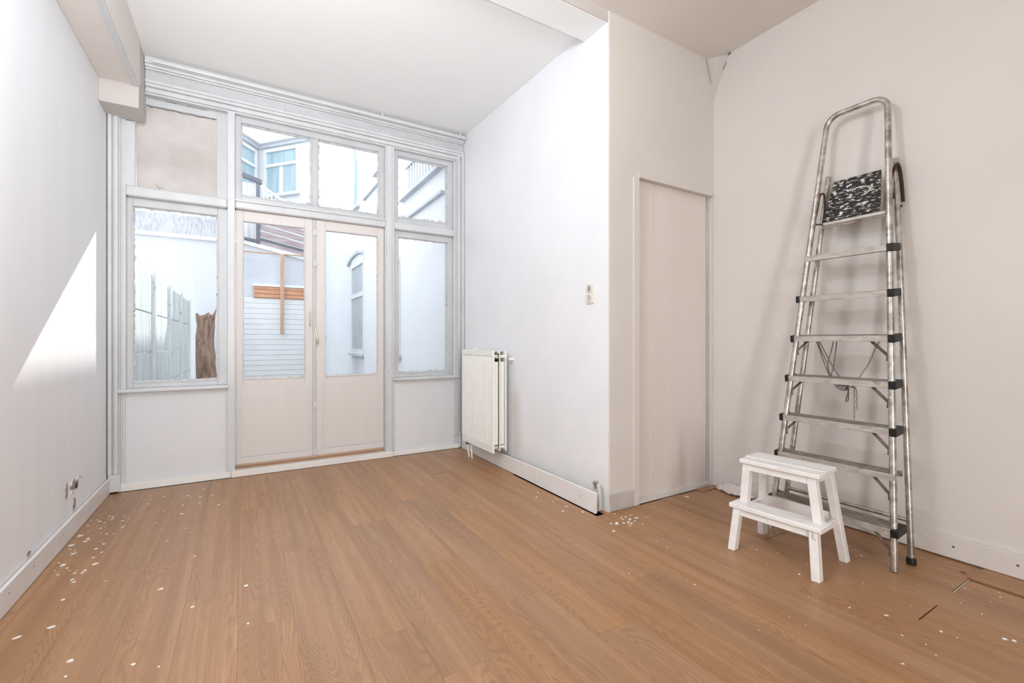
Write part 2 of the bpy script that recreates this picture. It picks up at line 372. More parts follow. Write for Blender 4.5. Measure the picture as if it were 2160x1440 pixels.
# baseboards
bl_ = struct(box(XL+.004, -.855, YB, 4.50, 0.001, .117).obj('baseboard_left', 'base', bevel=.003), 'loose white baseboard along the left wall', 'baseboard')
for y in (2.75, 3.02, 3.38, 3.43, 4.05): MB().lathe((-.8555, y, .075), (1,0,0), [(.004,-.003),(.004,.0012)], 8).obj('nail_hole', 'iron', bl_)
bb = MB(); bb.hexa([(2.006,2.30,.001),(2.026,2.30,.001),(2.034,4.45,.001),(2.014,4.45,.001),(2.010,2.30,.136),(2.030,2.30,.136),(2.036,4.45,.120),(2.017,4.45,.120)])
bo = struct(bb.obj('baseboard_radiator', 'base', bevel=.002), 'detached white baseboard standing off the radiator wall', 'baseboard')
for y in (2.45, 2.95, 3.5): MB().lathe((2.0085+(y-2.3)*.0035, y, .075), (-1,0,0), [(.004,-.003),(.004,.0012)], 8).obj('nail_hole', 'iron', bo)
bc = struct(box(2.113, 2.330, 2.268, 2.2795, .012, .118).obj('baseboard_closet', 'board', bevel=.002), 'short grimy baseboard piece beside the closet door frame', 'baseboard')
br = struct(box(3.199, XR-.001, YB, 2.279, .0075, .122).obj('baseboard_right', 'wall_warm', bevel=.002), 'cream baseboard under the ladder wall', 'baseboard')
for y in (.86, .63): MB().lathe((3.1995, y, .07), (-1,0,0), [(.006,-.003),(.006,.001)], 8).obj('nail_hole', 'iron', br)

# ------------------------------------------------------------ GARDEN FRONT: frame with mullions, casings, cornice
g1 = struct(bpy.data.objects.new('trim_5', None), 'white painted timber frame with moulded casings around the garden windows and doors', 'frame'); C.objects.link(g1); g1.location = (.6, 4.5, 0)
def fr(name, *b, mat='frame', bev=.004): return box(*b).obj(name, mat, g1, bevel=bev, seg=2)
fr('post', -.800, -.770, 4.497, 4.62, .05, 3.10)
fr('mullion', -.110, -.056, 4.475, 4.62, .05, 3.08)
fr('mullion', 1.211, 1.303, 4.490, 4.62, .05, 3.08)
fr('mullion_bead', 1.222, 1.277, 4.474, 4.490, .05, 3.08, bev=.006)
fr('post', 1.945, 1.965, 4.497, 4.62, .05, 3.08)
fr('transom', -.770, -.110, 4.480, 4.62, 2.262, 2.340, bev=.012)
fr('transom', -.056, 1.211, 4.485, 4.62, 2.270, 2.345, bev=.012)
fr('transom', 1.303, 1.945, 4.480, 4.62, 2.262, 2.332, bev=.012)
fr('transom_bead', -.056, 1.211, 4.468, 4.485, 2.328, 2.345, bev=.003)
fr('head', -.800, 1.965, 4.490, 4.62, 3.070, 3.12)
# casings (stepped mouldings)
def casing(xa, xb, s):
    # s=+1: thick edge towards xa
    w = (xb-xa)
    steps = [(0, .30, .052), (.30, .42, .030), (.42, .74, .038), (.74, .86, .022), (.86, 1, .012)]
    m = MB()
    for a, b_, t in steps:
        if s > 0: m.box(xa+a*w, xa+b_*w, 4.5-t, 4.5, .14, 3.17)
        else: m.box(xb-b_*w, xb-a*w, 4.5-t, 4.5, .14, 3.17)
    m.box(xa, xb, 4.5, 4.61, 0.0, 3.17)
    return m.obj('casing', 'frame', g1, bevel=.003)
casing(-.868, -.790, 1); casing(1.955, 2.046, -1)
fr('plinth_block', -.866, -.795, 4.445, 4.5, .012, .14); fr('plinth_block', 1.99, 2.010, 4.445, 4.5, .012, .17)
m = MB()
for z0, z1, t in ((3.070, 3.085, .012), (3.085, 3.115, .030), (3.115, 3.125, .020), (3.125, 3.150, .040), (3.150, 3.172, .050)):
    m.box(-.650, 2.044, 4.5-t, 4.5, z0, z1)
m.obj('head_casing', 'frame', g1, bevel=.003)
m = MB(); m.box(-.650, 2.046, 4.480, 4.61, 3.172, 3.255); m.obj('frieze', 'soot', g1)
m = MB()
for z0, z1, t in ((3.255, 3.268, .045), (3.268, 3.290, .060), (3.290, 3.310, .075), (3.310, 3.344, .060)):
    m.box(-.650, 2.046, 4.5-t, 4.61, z0, z1)
m.obj('cornice', 'frame', g1, bevel=.004, seg=2)
# aprons under the side windows
for (a, b_, lab) in ((-.800, -.110, 'a'), (1.303, 1.985, 'b')):
    box(a, b_, 4.503, 4.60, .0, .765).obj('apron_panel', 'apron', g1)
box(-.800, -.790, 4.496, 4.503, .05, .76).obj('apron_bead', 'frame', g1); box(-.125, -.110, 4.496, 4.503, .05, .76).obj('apron_bead', 'frame', g1)
fr('window_sill', -.812, -.100, 4.452, 4.55, .752, .778, bev=.006); fr('window_sill', 1.290, 2.000, 4.452, 4.55, .752, .778, bev=.006)
# blocks above the outer wall of the garden front (hidden behind cornice)
box(XL, 2.05, 4.61, 4.75, 3.08, 3.5).obj('lintel', 'ext_white', g1)
# baseboards of this wall and the door step
def skirt(name, a, b_, h0, h1):
    m = MB(); m.hexa([(a,4.468,.001),(b_,4.468,.001),(b_,4.50,.001),(a,4.50,.001),(a,4.474,h0),(b_,4.474,h1),(b_,4.50,h1),(a,4.50,h0)]); return m
struct(skirt('x', -.812, -.086, .060, .050).obj('baseboard_window', 'base', bevel=.003), 'low chipped baseboard under the left garden window', 'baseboard')
struct(skirt('x', 1.290, 2.004, .045, .045).obj('baseboard_window', 'base', bevel=.003), 'low chipped baseboard under the right garden window', 'baseboard')
struct(box(-.084, 1.286, 4.455, 4.53, .001, .052).obj('trim_6', 'base', bevel=.004), 'low white painted door step at the foot of the garden doors', 'door step')
struct(box(-.056, 1.211, 4.531, 4.66, .001, .066).obj('trim_7', 'raw'), 'bare orange wooden threshold behind the door step', 'threshold')

# ------------------------------------------------------------ windows & doors
def ragged(par, x0, x1, z0, z1, y, w=.008, seed=0, bottom=.014, mat='putty'):
    R = random.Random(seed); m = MB()
    def strip(p0, p1, inward, base, th):
        n = max(6, int((Vector(p1)-Vector(p0)).length/.018)); prev = None
        for i in range(n+1):
            t = i/n; px = p0[0]+(p1[0]-p0[0])*t; pz = p0[1]+(p1[1]-p0[1])*t
            d = th*R.uniform(.25, 1.0)*(1.6 if R.random() < .08 else 1)
            a = (px-inward[0]*.004, pz-inward[1]*.004); b = (px+inward[0]*d, pz+inward[1]*d)
            cur = [m.bm.verts.new((a[0], y-.006, a[1])), m.bm.verts.new((b[0], y-.002, b[1])), m.bm.verts.new((b[0], y, b[1])), m.bm.verts.new((a[0], y, a[1]))]
            if prev:
                for k in range(4): m.bm.faces.new([prev[k], prev[(k+1)%4], cur[(k+1)%4], cur[k]])
            prev = cur
    strip((x0,z0),(x1,z0),(0,1),0,bottom); strip((x0,z1),(x1,z1),(0,-1),0,w); strip((x0,z0),(x0,z1),(1,0),0,w); strip((x1,z0),(x1,z1),(-1,0),0,w)
    return m.obj('putty', mat, par)
def ring(x0, x1, z0, z1, gx0, gx1, gz0, gz1, ya, yb):
    m = MB(); m.box(x0, gx0, ya, yb, z0, z1); m.box(gx1, x1, ya, yb, z0, z1); m.box(gx0, gx1, ya, yb, z0, gz0); m.box(gx0, gx1, ya, yb, gz1, z1); return m
def lip(par, gx0, gx1, gz0, gz1, y, w=.009, mat='sash'):
    return ring(gx0-w, gx1+w, gz0-w, gz1+w, gx0, gx1, gz0, gz1, y-.006, y+.004).obj('glazing_bead', mat, par, bevel=.002)
def window(n, label, outer, panes, y=4.535, mat='sash', seed=1, pw=.008, pb=.014):
    t = bpy.data.objects.new('window_%d' % n, None); C.objects.link(t); t.location = ((outer[0]+outer[1])/2, y, outer[2]); struct(t, label, 'window')
    x0, x1, z0, z1 = outer; m = MB()
    gx0 = min(p[0] for p in panes); gx1 = max(p[1] for p in panes); gz0 = min(p[2] for p in panes); gz1 = max(p[3] for p in panes)
    s = ring(x0, x1, z0, z1, gx0, gx1, gz0, gz1, y, y+.05).obj('sash', mat, t, bevel=.003)
    for i, p in enumerate(panes):
        if i: box(panes[i-1][1], p[0], y+.004, y+.046, gz0, gz1).obj('glazing_bar', mat, t, bevel=.006)
        lip(t, *p, y, mat=mat)
        MB().box(p[0]-.004, p[1]+.004, y+.024, y+.028, p[2]-.004, p[3]+.004).obj('glass', 'glass', t)
        ragged(t, p[0], p[1], p[2], p[3], y+.0235, pw, seed+i, pb)
    return t
window(1, 'tall white sash window at lower left of the garden doors', (-.772, -.110, .778, 2.262), [(-.732, -.181, .826, 2.198)], seed=3, pw=.012)
window(3, 'two-pane fanlight above the garden doors', (-.056, 1.211, 2.345, 3.072), [(-.012, .543, 2.397, 3.020), (.601, 1.158, 2.397, 3.020)], seed=5, pw=.014, pb=.018)
window(4, 'small upper window at top right with brown chipped putty', (1.303, 1.946, 2.332, 3.072), [(1.350, 1.892, 2.402, 3.022)], seed=8, pw=.014, pb=.030)
window(5, 'tall white window at lower right beside the radiator', (1.303, 1.946, .778, 2.262), [(1.355, 1.890, .824, 2.198)], seed=11, pw=.013, pb=.020)
# boarded upper left window
t = bpy.data.objects.new('window_2', None); C.objects.link(t); t.location = (-.44, 4.535, 2.34); struct(t, 'upper left window closed off with a grimy board, narrow open glass strip at its left', 'window')
ring(-.770, -.110, 2.345, 3.072, -.722, -.188, 2.350, 3.010, 4.540, 4.59).obj('sash', 'sash', t, bevel=.003)
box(-.722, -.188, 4.574, 4.580, 2.35, 3.010).obj('glass', 'glass', t)
m = MB(); m.prism([(-.722+.008, 2.352), (-.186, 2.352), (-.186, 3.003), (-.721, 3.003)], 'y', 4.548, 4.556)
bd = m.obj('blanking_board', 'board', t); bd['label'] = 'grimy beige blanking board'
R = random.Random(2); m = MB(); m.tube([(-.65+.0115*i, 4.544, 3.003+R.uniform(-.007, .002)) for i in range(41)], [R.uniform(.001, .004) for i in range(41)], 5); m.obj('torn_edge', 'iron', t)
m = MB(); m.tube([(-.64+.012*i, 4.537, 3.064+R.uniform(-.003, .002)) for i in range(34)], [R.uniform(.0008, .003) for i in range(34)], 5); m.obj('crack', 'iron', t)
box(-.780, -.716, 4.500, 4.530, 2.342, 2.842).obj('inner_jamb', 'frame', t, bevel=.003)
m = MB(); m.tube([(-.60, 4.535, 2.395), (-.585, 4.53, 2.385), (-.575, 4.535, 2.365), (-.55, 4.535, 2.375)], .003, 6); m.tube([(-.575, 4.535, 2.365), (-.57, 4.53, 2.352)], .003, 6); m.obj('window_hook', 'putty', t)

# garden doors
def leaf(n, label, x0, x1, g, p):
    y = 4.532
    t = bpy.data.objects.new('door_%d' % n, None); C.objects.link(t); t.location = ((x0+x1)/2, y, .09); struct(t, label, 'door')
    z0, z1 = .092, 2.268
    m = MB(); m.box(x0, g[0], y, y+.045, z0, z1); m.box(g[1], x1, y, y+.045, z0, z1); m.box(g[0], g[1], y, y+.045, g[3], z1); m.box(g[0], g[1], y, y+.045, z0, g[2])
    m.obj('door_leaf', 'door', t, bevel=.003)
    lip(t, *g, y, .010, 'frame')
    MB().box(g[0]-.004, g[1]+.004, y+.024, y+.028, g[2]-.004, g[3]+.004).obj('glass', 'glass', t)
    ragged(t, *g, y+.0235, .006, 20+n, .012)
    ring(p[0]-.004, p[1]+.004, p[2]-.004, p[3]+.004, p[0], p[1], p[2], p[3], y-.0025, y+.001).obj('panel_moulding', 'frame', t)
    box(p[0], p[1], y-.0045, y+.001, p[2], p[3]).obj('door_panel', 'door', t, bevel=.0015)
    box(x0, x1, y-.010, y+.001, .092, .138).obj('weather_board', 'door', t, bevel=.003)
    return t
dl = leaf(1, 'left leaf of the cream garden doors with a pull handle', -.050, .556, (.004, .487, .820, 2.176), (-.008, .520, .150, .750))
dr = leaf(2, 'right leaf of the cream garden doors', .582, 1.209, (.668, 1.144, .822, 2.178), (.645, 1.150, .150, .755))
# locking bar between the leaves (espagnolette), on the left leaf
box(.556, .582, 4.519, 4.57, .092, 2.262).obj('meeting_strip', 'frame', dl, bevel=.003)
m = MB(); m.tube([(.569, 4.508, .10), (.569, 4.508, 2.25)], .006, 8)
lb = m.obj('locking_rod', 'frame', dl, smooth=True)
for z in (2.14, 1.86, .56, .13):
    box(.556, .584, 4.500, 4.519, z-.028, z+.028).obj('rod_guide', 'frame', dl, bevel=.003)
m = MB(); m.box(.561, .577, 4.503, 4.515, 1.10, 1.30); m.obj('lever_plate', 'brass', dl, bevel=.003)
m = MB(); m.tube([(.569, 4.497, 1.27), (.572, 4.488, 1.25), (.580, 4.482, 1.20), (.588, 4.482, 1.15), (.590, 4.49, 1.12), (.580, 4.50, 1.115)], [.006,.007,.010,.011,.009,.006], 10)
m.obj('lever_handle', 'brass', dl, smooth=True)
m = MB(); m.box(.515, .535, 4.524, 4.533, 1.395, 1.425); m.box(.515, .535, 4.524, 4.533, 1.275, 1.30)
m.tube([(.525, 4.527, 1.41), (.525, 4.495, 1.40), (.525, 4.490, 1.385), (.525, 4.490, 1.315), (.525, 4.495, 1.295), (.525, 4.527, 1.287)], .0065, 8)
m.obj('pull_handle', 'brass', dl, smooth=False)

# closet door
t = bpy.data.objects.new('door_3', None); C.objects.link(t); t.location = (2.79, 2.32, 0); struct(t, 'cream sliding closet door of two flat boards', 'door')
box(2.380, 2.583, 2.315, 2.335, .030, 2.30).obj('door_board', 'closet', t, bevel=.0015)
box(2.585, 3.172, 2.314, 2.335, .030, 2.30).obj('door_board', 'closet', t, bevel=.0015)
box(3.176, 3.190, 2.300, 2.335, .03, 2.30).obj('edge_strip', 'board', t)
m = MB(); m.box(2.390, 3.19, 2.285, 2.345, .0, .014); m.box(2.390, 3.19, 2.300, 2.312, .014, .032); m.box(2.390, 3.19, 2.286, 2.292, .014, .022); m.obj('bottom_track', 'closet', t)
dk = MB(); dk.box(2.385, 3.195, 2.337, 2.398, .0, 2.291); dk.obj('cavity', 'dark', t)
cf = struct(bpy.data.objects.new('trim_8', None), 'cream door frame around the sliding closet door', 'frame'); C.objects.link(cf); cf.location = (2.79, 2.28, 0)
box(2.334, 2.388, 2.270, 2.32, .001, 2.290).obj('jamb', 'wall_warm', cf, bevel=.002)
box(2.388, 3.200, 2.268, 2.32, 2.290, 2.318).obj('lintel', 'wall_warm', cf, bevel=.002)

# ------------------------------------------------------------ wall damage and grime
wd = struct(bpy.data.objects.new('trim_9', None), 'broken plaster holes low on the left wall above the baseboard', 'plaster damage'); C.objects.link(wd); wd.location = (XL, 3.67, .28)
def blob(cy, cz, ry, rz, x, sgn, seed, mat, t=.002, name='hole', n=16, par=wd):
    R = random.Random(seed); pts = []
    for i in range(n):
        a = 2*math.pi*i/n; k = R.uniform(.45, 1.25); pts.append((cy+ry*k*math.cos(a), cz+rz*k*math.sin(a)))
    m = MB(); m.prism(pts, 'x', x, x+sgn*t); return m.obj(name, mat, par)
blob(3.70, .280, .085, .045, XL, 1, 1, 'chip', .004, 'plaster_flake'); blob(3.69, .283, .060, .034, XL+.003, 1, 2, 'plaster', .003)
blob(3.72, .270, .030, .020, XL+.005, 1, 9, 'dark', .002); blob(3.56, .285, .022, .045, XL, 1, 3, 'plaster', .003)
blob(3.79, .300, .05, .008, XL, 1, 4, 'plaster', .003); blob(3.70, .158, .022, .040, XL, 1, 5, 'plaster', .003); blob(3.02, .140, .02, .015, XL, 1, 6, 'plaster', .004)
hd = struct(bpy.data.objects.new('trim_10', None), 'torn plaster hole with a grey pipe stub at the end of the loose baseboard', 'plaster damage'); C.objects.link(hd); hd.location = (2.1, 2.36, .13)
blob(2.385, .155, .050, .040, 2.103, -1, 7, 'putty', .004, 'torn_plaster', par=hd); blob(2.40, .150, .035, .028, 2.099, -1, 8, 'plaster', .003, par=hd)
m = MB(); m.tube([(2.09, 2.36, .165), (2.075, 2.335, .150), (2.07, 2.325, .10), (2.07, 2.325, .01)], .016, 10); m.obj('pipe_stub', 'raddark', hd, smooth=True)
m = MB(); m.prism([(2.10, .0), (2.05, .0), (2.06, .04), (2.075, .09), (2.10, .12)], 'y', 2.33, 2.42); m.obj('rubble', 'ext_grey', hd)

# curtain rail under the ceiling
cr = thing('curtain_rail', 'thin white curtain rail under the ceiling along the cornice above the windows', 'rail', (.7, 4.41, 3.30))
m = MB(); m.box(-.60, 2.035, 4.393, 4.413, 3.288, 3.314); m.obj('rail', 'frame', cr, bevel=.006, seg=2)
for x in (1.16, 1.98):
    box(x-.010, x+.010, 4.402, 4.426, 3.312, 3.344).obj('clip', 'frame', cr, bevel=.002)
box(2.032, 2.044, 4.388, 4.418, 3.282, 3.320).obj('end_cap', 'frame', cr, bevel=.004)

# ------------------------------------------------------------ socket
s = thing('wall_socket', 'cream double wall socket on the cool white wall near the corner', 'socket', (2.10, 2.455, 1.478))
def rx(y): return 2.105-(y-2.28)*(.057/2.34)
x = rx(2.455)
box(x-.010, x+.001, 2.420, 2.492, 1.408, 1.548).obj('cover_plate', 'plug', s, bevel=.003, seg=2)
for i, z in enumerate((1.512, 1.444)):
    m = MB(); m.lathe((x-.010, 2.456, z), (-1,0,0), [(.027,-.001),(.0275,.0035),(.024,.0045),(.0235,-.0005+.001)], 24)
    so = m.obj('outlet', 'plug', s, smooth=True)
    m = MB(); m.lathe((x-.0118, 2.456, z), (-1,0,0), [(.0225,-.001),(.0225,.0004)], 24); m.obj('outlet_recess', 'putty', so)
    m = MB()
    for dy, dz in (((-.009, 0), (.009, 0)) if i else ((-.006, -.006), (.006, .006))): m.lathe((x-.0122, 2.456+dy, z+dz), (-1,0,0), [(.003,0),(.003,.0006)], 8)
    for dz in (-.02, .02): m.box(x-.0135, x-.0120, 2.453, 2.459, z+dz-.002, z+dz+.002)
    if not i: m.tube([(x-.0135, 2.449, z+.012), (x-.0135, 2.463, z-.012)], .0018, 6)
    m.obj('contact_hole', 'dark', so)

# ------------------------------------------------------------ radiator
r = thing('radiator', 'cream ribbed three-panel radiator hanging on the right wall beside the garden windows', 'radiator', (1.96, 3.82, .15))
Y0, Y1, Z0, Z1 = 3.50, 4.15, .158, 1.062
def ribbed(xf, name, thick=.018):
    m = MB(); m.box(xf+.010, xf+thick, Y0, Y1, Z0, Z1)
    m.box(xf, xf+.010, Y0, Y0+.028, Z0, Z1); m.box(xf, xf+.010, Y1-.012, Y1, Z0, Z1); m.box(xf, xf+.010, Y0+.028, Y1-.012, Z1-.05, Z1); m.box(xf, xf+.010, Y0+.028, Y1-.012, Z0, Z0+.045)
    n = 18; w = (Y1-.012-Y0-.028)/n
    for i in range(n):
        y = Y0+.028+w*(i+.5)
        prof = [(y-w*.36, 0), (y-w*.20, -.007), (y+w*.20, -.007), (y+w*.36, 0)]
        m.hexa([(xf+.0105, prof[0][0], Z0+.045),(xf-.001, prof[1][0], Z0+.055),(xf-.001, prof[2][0], Z0+.055),(xf+.0105, prof[3][0], Z0+.045),
                (xf+.0105, prof[0][0], Z1-.05),(xf-.001, prof[1][0], Z1-.06),(xf-.001, prof[2][0], Z1-.06),(xf+.0105, prof[3][0], Z1-.05)])
    return m.obj(name, 'rad', r, bevel=.0015)
ribbed(1.884, 'front_panel')
box(1.952, 1.962, Y0+.002, Y1, Z0+.01, Z1-.006).obj('middle_panel', 'rad', r, bevel=.003)
box(2.012, 2.024, Y0-.004, Y1, Z0+.01, Z1-.004).obj('back_panel', 'rad', r, bevel=.003)
for xa, xb in ((1.904, 1.944), (1.968, 2.006)):
    m = MB(); m.box(xa, xb, Y0+.014, Y0+.016, Z0+.07, Z1-.10)
    n = 9
    for i in range(n): m.box(xa, xb, Y0+.03+i*.065, Y0+.032+i*.065, Z0+.07, Z1-.10)
    m.obj('convector', 'rad' if xa > 1.9 else 'raddark', r)
for z in (Z1-.055, Z0+.045):
    MB().tube([(1.90, Y0+.028, z), (2.015, Y0+.028, z)], .016, 12).obj('header_pipe', 'rad', r, smooth=True)
    MB().lathe((1.928, Y0+.014, z), (0,-1,0), [(.019,-.012),(.019,.004),(.013,.009),(.013,.014),(.005,.015)], 14).obj('vent_plug', 'brass', r, smooth=True)
box(1.9445, 1.9515, Y0+.012, Y1-.02, Z0+.03, Z1-.03).obj('gap_shade', 'dark', r)  # solid dark slab standing in for the shade between the panels
m = MB(); m.box(1.905, 2.01, Y0+.04, Y1, Z1-.012, Z1-.008); m.obj('top_grille', 'raddark', r)
m = MB(); m.box(2.024, rx(3.46)-.001, 3.455, 3.475, Z1-.085, Z1-.065); m.box(rx(3.46)-.006, rx(3.46)-.001, 3.448, 3.480, Z1-.12, Z1-.06); m.obj('wall_bracket', 'rad', r)
MB().box(1.99, rx(4.13)-.001, 4.11, 4.14, Z1-.02, Z1+.018).obj('wall_bracket', 'rad', r)
MB().tube([(1.915, 4.09, Z0+.02), (1.915, 4.09, Z0-.02), (1.918, 4.085, .085), (1.93, 4.08, .0)], .008, 10).obj('supply_pipe', 'rad', r, smooth=True)
m = MB(); m.tube([(1.925, 4.03, Z0+.02), (1.925, 4.03, Z0-.01), (1.92, 4.015, .10), (1.93, 4.01, .0)], .008, 10)
m.obj('supply_pipe', 'rad', r, smooth=True)
m = MB(); m.lathe((1.915, 4.09, Z0-.022), (0,0,1), [(.014,-.012),(.014,.012)], 10); m.obj('valve', 'iron', r); m = MB(); m.lathe((1.925, 4.03, Z0-.012), (0,0,1), [(.014,-.012),(.014,.012)], 10); m.obj('valve', 'iron', r)

def cat(pts, n=8):  # Catmull-Rom
    P = [Vector(p) for p in pts]; P = [P[0]]+P+[P[-1]]; out = []
    for i in range(1, len(P)-2):
        for k in range(n):
            t = k/n; a, b, c, d = P[i-1], P[i], P[i+1], P[i+2]
            out.append(.5*((2*b)+(-a+c)*t+(2*a-5*b+4*c-d)*t*t+(-a+3*b-3*c+d)*t**3))
    out.append(P[-2]); return out
# ------------------------------------------------------------ ladder
L = thing('stepladder', 'paint-spotted aluminium stepladder folded and leaning on the cream wall', 'stepladder', (2.87, 1.27, 0))
def fp(z, side):        # centre of the front stile at height z
    t = z/2.5
    return Vector((2.79+.33*t, (.968+.145*t) if side < 0 else (1.587-.167*t), z))
def rp(z, side):
    t = z/2.185
    return Vector((2.955+.236*t, (.954+.146*t) if side < 0 else (1.600-.156*t), z))
R_ = .0158
def stile_pts():
    top = 2.532; r = .074; n = 7
    ya, yb = fp(top-r, -1).y, fp(top-r, 1).y; X = lambda z: 2.79+.33*z/2.5
    pts = [fp(0.002, -1), fp(.6, -1), fp(1.2, -1), fp(1.8, -1), fp(2.3, -1)]
    for i in range(n+1):
        th = math.pi/2*i/n; z = top-r+r*math.sin(th); pts.append(Vector((X(z), ya+r*(1-math.cos(th)), z)))
    for i in range(n+1):
        th = math.pi/2*(1-i/n); z = top-r+r*math.sin(th); pts.append(Vector((X(z), yb-r*(1-math.cos(th)), z)))
    pts += [fp(2.3, 1), fp(1.8, 1), fp(1.2, 1), fp(.6, 1), fp(.002, 1)]
    return pts
MB().tube(stile_pts(), R_, 14).obj('front_frame', 'alu', L, smooth=True)
for s in (-1, 1):
    MB().tube([rp(.002 if s > 0 else .012, s), rp(1., s), rp(2.185, s)], .0145, 12).obj('rear_stile', 'alu', L, smooth=True)
    if True:
        p = rp(.02, s); MB().lathe((p.x, p.y, 0.001), (0,0,1), [(.020,0),(.021,.02),(.0185,.034)], 12).obj('rubber_foot', 'rubber', L, smooth=True)
m = MB(); m.tube([rp(.215, -1), rp(.215, 1)], .011, 10); m.obj('rear_crossbar', 'alu', L, smooth=True)
for s in (-1, 1): MB().tube([rp(1.165, s), fp(1.165, s)+Vector((.02,0,0))], .006, 8).obj('spacer_bolt', 'rust', L)
stepz = [.200, .470, .694, .933, 1.176, 1.419, 1.668]
TILT = math.radians(6)
caps = {0: (1, 1), 1: (1, 0), 2: (1, 1), 3: (1, 1), 4: (1, 1), 5: (1, 1), 6: (0, 1)}
for i, z in enumerate(stepz):
    a = fp(z, -1); b = fp(z, 1)
    dep = .112 if i == 0 else .088
    y0, y1 = a.y-.016, b.y+.016
    T = Matrix.Translation((a.x, 0, z)) @ Matrix.Rotation(-TILT, 4, 'Y')
    m = MB()
    m.box(-.020, dep-.022, y0, y1, -.006, 0.0, T)
    n = 7; w = (dep-.008)/n
    for k in range(n): m.box(-.018+w*k, -.018+w*k+w*.55, y0, y1, 0.0, .0035, T)
    m.box(dep-.025, dep-.021, y0, y1, -.028, .001, T)
    st = m.obj('step', 'step', L)
    m = MB(); m.box(-.024, -.0195, y0, y1, -.030, .003, T); m.obj('step_lip', 'lip', st, bevel=.0015)
    for s, yy in ((0, y1), (1, y0)):
        if not caps[i][s]: continue
        m = MB(); ya, yb = (yy-.010, yy+.011) if s == 0 else (yy-.011, yy+.022)
        m.box(-.029, dep*.72, ya, yb, -.034, .007, T); m.obj('end_cap', 'rubber', st, bevel=.003)
    # diagonal braces under the step
    for s in (-1, 1):
        if i == 0 and s > 0: pass
        zz = z
        if i >= 5: continue
        P = fp(z-.105, s); yy = (a.y+.115) if s < 0 else (b.y-.075)
        m = MB(); P2 = Vector((P.x+.004, P.y+(.016 if s < 0 else -.016), z-.105 if s < 0 else z-.085))
        m.tube([Vector((a.x+.018, yy, z-.008)), P2+Vector((0, .0, .0)), P2+Vector((0, 0, -.03))], .0072, 6)
        m.obj('brace', 'rust', st)
# platform with its carrying bar
zb = 1.878; a, b = fp(zb, -1), fp(zb, 1)
m = MB(); m.box(3.048, 3.064, 1.095, 1.412, zb-.028, zb-.008); m.obj('platform_bar', 'lip', L, bevel=.003)
MB().tube([(3.050, 1.092, zb-.040), (3.050, 1.412, zb-.040)], .005, 8).obj('platform_rod', 'alu', L, smooth=True)
m = MB()
yb0, yb1, yt0, yt1 = 1.118, 1.408, 1.150, 1.388
xb, xt, zb0, zt0 = 3.035, 3.135, 1.872, 2.128
n = 1
m.hexa([(xb,yb0,zb0),(xb+.012,yb0,zb0-.004),(xb+.012,yb1,zb0-.004),(xb,yb1,zb0),(xt,yt0,zt0+.0),(xt+.012,yt0,zt0-.004),(xt+.012,yt1,zt0-.004),(xt,yt1,zt0)])
pl = m.obj('platform', 'platform', L, bevel=.002); pl['label'] = 'black platform splattered with white paint'
# white ring of paint left by a pot
m = MB(); c = Vector((3.083, 1.235, 2.015)); pts = []
d = Vector((xt-xb, 0, zt0-zb0)).normalized()
for k in range(13):
    th = math.radians(-150+k*15); pts.append(c+Vector((0,1,0))*(.055*math.sin(th))+d*(.032*math.cos(th))+Vector((-.003-.002, 0, 0)))
m.tube(pts, .0028, 5); m.obj('paint_ring', 'chip', pl)
# hinge arms of rusty steel
m = MB(); m.tube(cat([fp(1.93, -1)+Vector((.018,-.014,0)), (3.085, 1.088, 2.02), (3.115, 1.082, 2.105), (3.145, 1.078, 2.135), (3.168, 1.074, 2.11), (3.182, 1.070, 2.03), (3.188, 1.066, 1.93)], 5), .0085, 8)
m.obj('hinge_arm', 'rustdark', L, smooth=True)
m = MB(); m.tube(cat([fp(1.86, 1)+Vector((.012,.0,0)), (3.07, 1.452, 1.96), (3.09, 1.447, 2.05), (3.125, 1.440, 2.06), (3.13, 1.438, 1.97), (3.11, 1.44, 1.88)], 5), .0055, 6)
m.obj('hinge_arm', 'rustdark', L, smooth=True)
m = MB(); m.tube([fp(1.868, 1), Vector((3.13, 1.41, 1.868))], .005, 6); m.obj('hinge_rod', 'rust', L)
for s in (-1, 1): p = rp(1.90, s); MB().lathe((p.x, p.y-.014, p.z), (0,-1,0), [(.006,-.002),(.006,.006)], 8).obj('rivet', 'rustdark', L)

